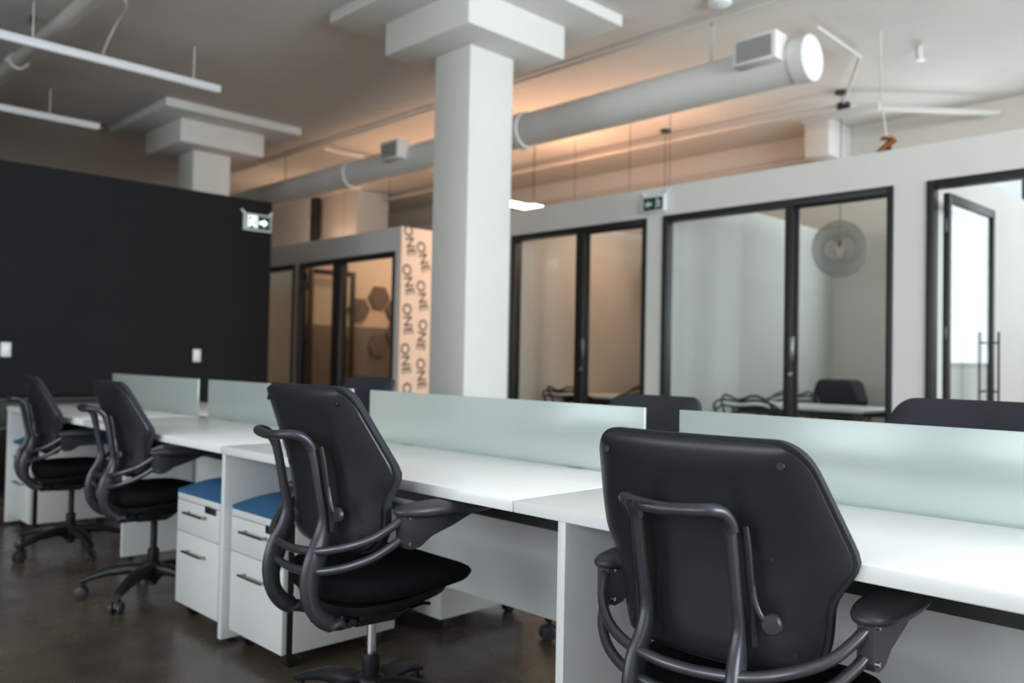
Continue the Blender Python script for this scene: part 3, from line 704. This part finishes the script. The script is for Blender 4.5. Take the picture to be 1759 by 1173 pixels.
o = MB().box((-3.72, 7.4, 3.35), (-3.0, 7.46, 3.41), .006).build('ceiling_channel', M_OFFGREY); tag(o, 'short white channel hung above the cooler office', 'channel')
b = MB().lathe([(.085, -.035), (.09, -.02), (.09, -.0005)], 20); b.lathe([(.03, -.055), (.06, -.045), (.085, -.035)], 20)
o = b.build('smoke_detector', M_LIGHT, None, (-3.37, 5.40, CEIL)); tag(o, 'round white smoke detector on the ceiling above the duct', 'smoke detector')
t = empty('fire_sprinkler', (-2.64, 7.32, CEIL)); tag(t, 'white pendent fire sprinkler on the ceiling, upper right', 'sprinkler')
MB().lathe([(.02, -.10), (.028, -.09), (.028, -.0005)], 12).build('body', M_OFFGREY, t); MB().lathe([(.012, -.125), (.05, -.118), (.05, -.112), (.012, -.10)], 14).build('deflector', M_LIGHT, t)
t = empty('pipe_valve', (-2.62, 6.62, 2.80)); tag(t, 'brown brass valve showing above the office wall, right of the pendant', 'valve')
MB().tube([(-.07, 0, -.05), (.06, 0, .05)], .028, 10).build('body', M_BRASS, t); MB().tube([(.02, 0, .02), (.02, 0, -.16)], .015, 8).build('stem', M_DARK, t)
MB().lathe([(.01, .05), (.05, .055), (.05, .07), (.01, .075)], 12).build('hand_wheel', M_BRASS, t)
MB().tube([(0, 0, .03), (-.10, .12, .45), (-.12, .15, CEIL-2.80)], .007, 6).build('supply_pipe', M_OFFGREY, t)

# lit warm lamps
def warm_lamp(x, y0, y1, z, power, label):
    t = empty('linear_lamp', (x, (y0+y1)/2, z)); tag(t, label, 'ceiling lamp', 'lit warm linear lamps'); c = (y0+y1)/2
    MB().box((-.035, y0-c, -.02), (.035, y1-c, .025), .004).build('diffuser', M_WARM, t)
    for y in (y0-c+.05, y1-c-.05): MB().tube([(0, y, .025), (0, y, CEIL-z)], .003, 6).build('hanging_wire', M_DARK, t)
    for s_, rx in ((1, PI), (-1, 0)):
        l = bpy.data.lights.new('lamp_glow', 'AREA'); l.shape = 'RECTANGLE'; l.size = .1; l.size_y = y1-y0; l.energy = power*(.6 if s_ > 0 else .5); l.color = (1, .47, .25)
        o = bpy.data.objects.new('lamp_glow', l); COL.objects.link(o); o.parent = t; o.location = (0, 0, .05*s_); o.rotation_euler = (rx, 0, 0)
warm_lamp(-6.44, 6.22, 6.66, 2.76, 8, 'lit linear lamp just above the office wall, right of the column')
warm_lamp(-6.75, 6.9, 7.7, 2.86, 26, 'lit linear lamp deeper in the corridor beside the printed wall')
warm_lamp(-5.3, 6.8, 7.6, 2.74, 14, 'lit linear lamp inside the warm office')
warm_lamp(-8.6, 6.2, 7.6, 2.66, 15, 'lit linear lamp inside the far left office')
warm_lamp(-11.6, 6.2, 7.6, 2.66, 9, 'lit linear lamp inside the farthest left office')

# ------------------------------------------------------------------ exit signs
def exit_sign(loc, rz, w, h, lit, arrow, label):
    """front faces local -y"""
    t = empty('exit_sign', loc, rz); tag(t, label, 'exit sign', 'running man exit signs')
    MB().box((-w/2, 0, -h/2), (w/2, .04, h/2), .004).build('housing', M_LIGHT, t)
    fw, fh = w/2-.018, h/2-.016
    f = MB().box((-fw, -.004, -fh), (fw, -.0004, fh)).build('sign_face', M_GREEN, t)
    ink = M_SIGNLIT if lit else M_SIGNDIM; s = arrow; k = h/.15
    def pl(poly, n): MB().prism([(x*k, z*k) for x, z in poly], 1, -.0062, -.0044).build(n, ink, f)
    # round backed arrow
    pl([(s*x, z) for x, z in ((.012, .012), (.05, .012), (.05, .032), (.088, 0), (.05, -.032), (.05, -.012), (.012, -.012))], 'arrow')
    # running figure in a doorway
    c0 = -s*.052
    pl([(c0+.011*math.cos(2*PI*i/12)+s*.006, .036+.011*math.sin(2*PI*i/12)) for i in range(12)], 'figure_head')
    pl([(c0+s*x, z) for x, z in ((-.014, .024), (.010, .024), (.026, .008), (.022, .002), (.008, .012), (.004, -.010), (.024, -.026), (.020, -.046), (.010, -.046), (.010, -.030), (-.008, -.018), (-.026, -.040), (-.034, -.032), (-.014, -.006), (-.014, .010), (-.026, .002), (-.032, .008))], 'figure_body')
    if lit: pl([(c0+s*x, z) for x, z in ((-.046, -.050), (-.038, -.050), (-.038, .046), (.034, .046), (.034, -.050), (.042, -.050), (.042, .054), (-.046, .054))], 'doorway')
    for sx in (-1, 1): MB().tube([(sx*(w/2-.02), .03, h/2-.004), (sx*(w/2+.02), .03, h/2+.035)], .012, 8).build('bracket', M_LIGHT, t)
    return t
exit_sign((-7.56, 3.945, 2.372), PI/2, .285, .165, True, 1, 'lit exit sign with running man and right arrow on the black wall')
exit_sign((-4.345, 5.955, 2.462), 0, .235, .145, False, -1, 'exit sign with left arrow on the white wall between the offices')
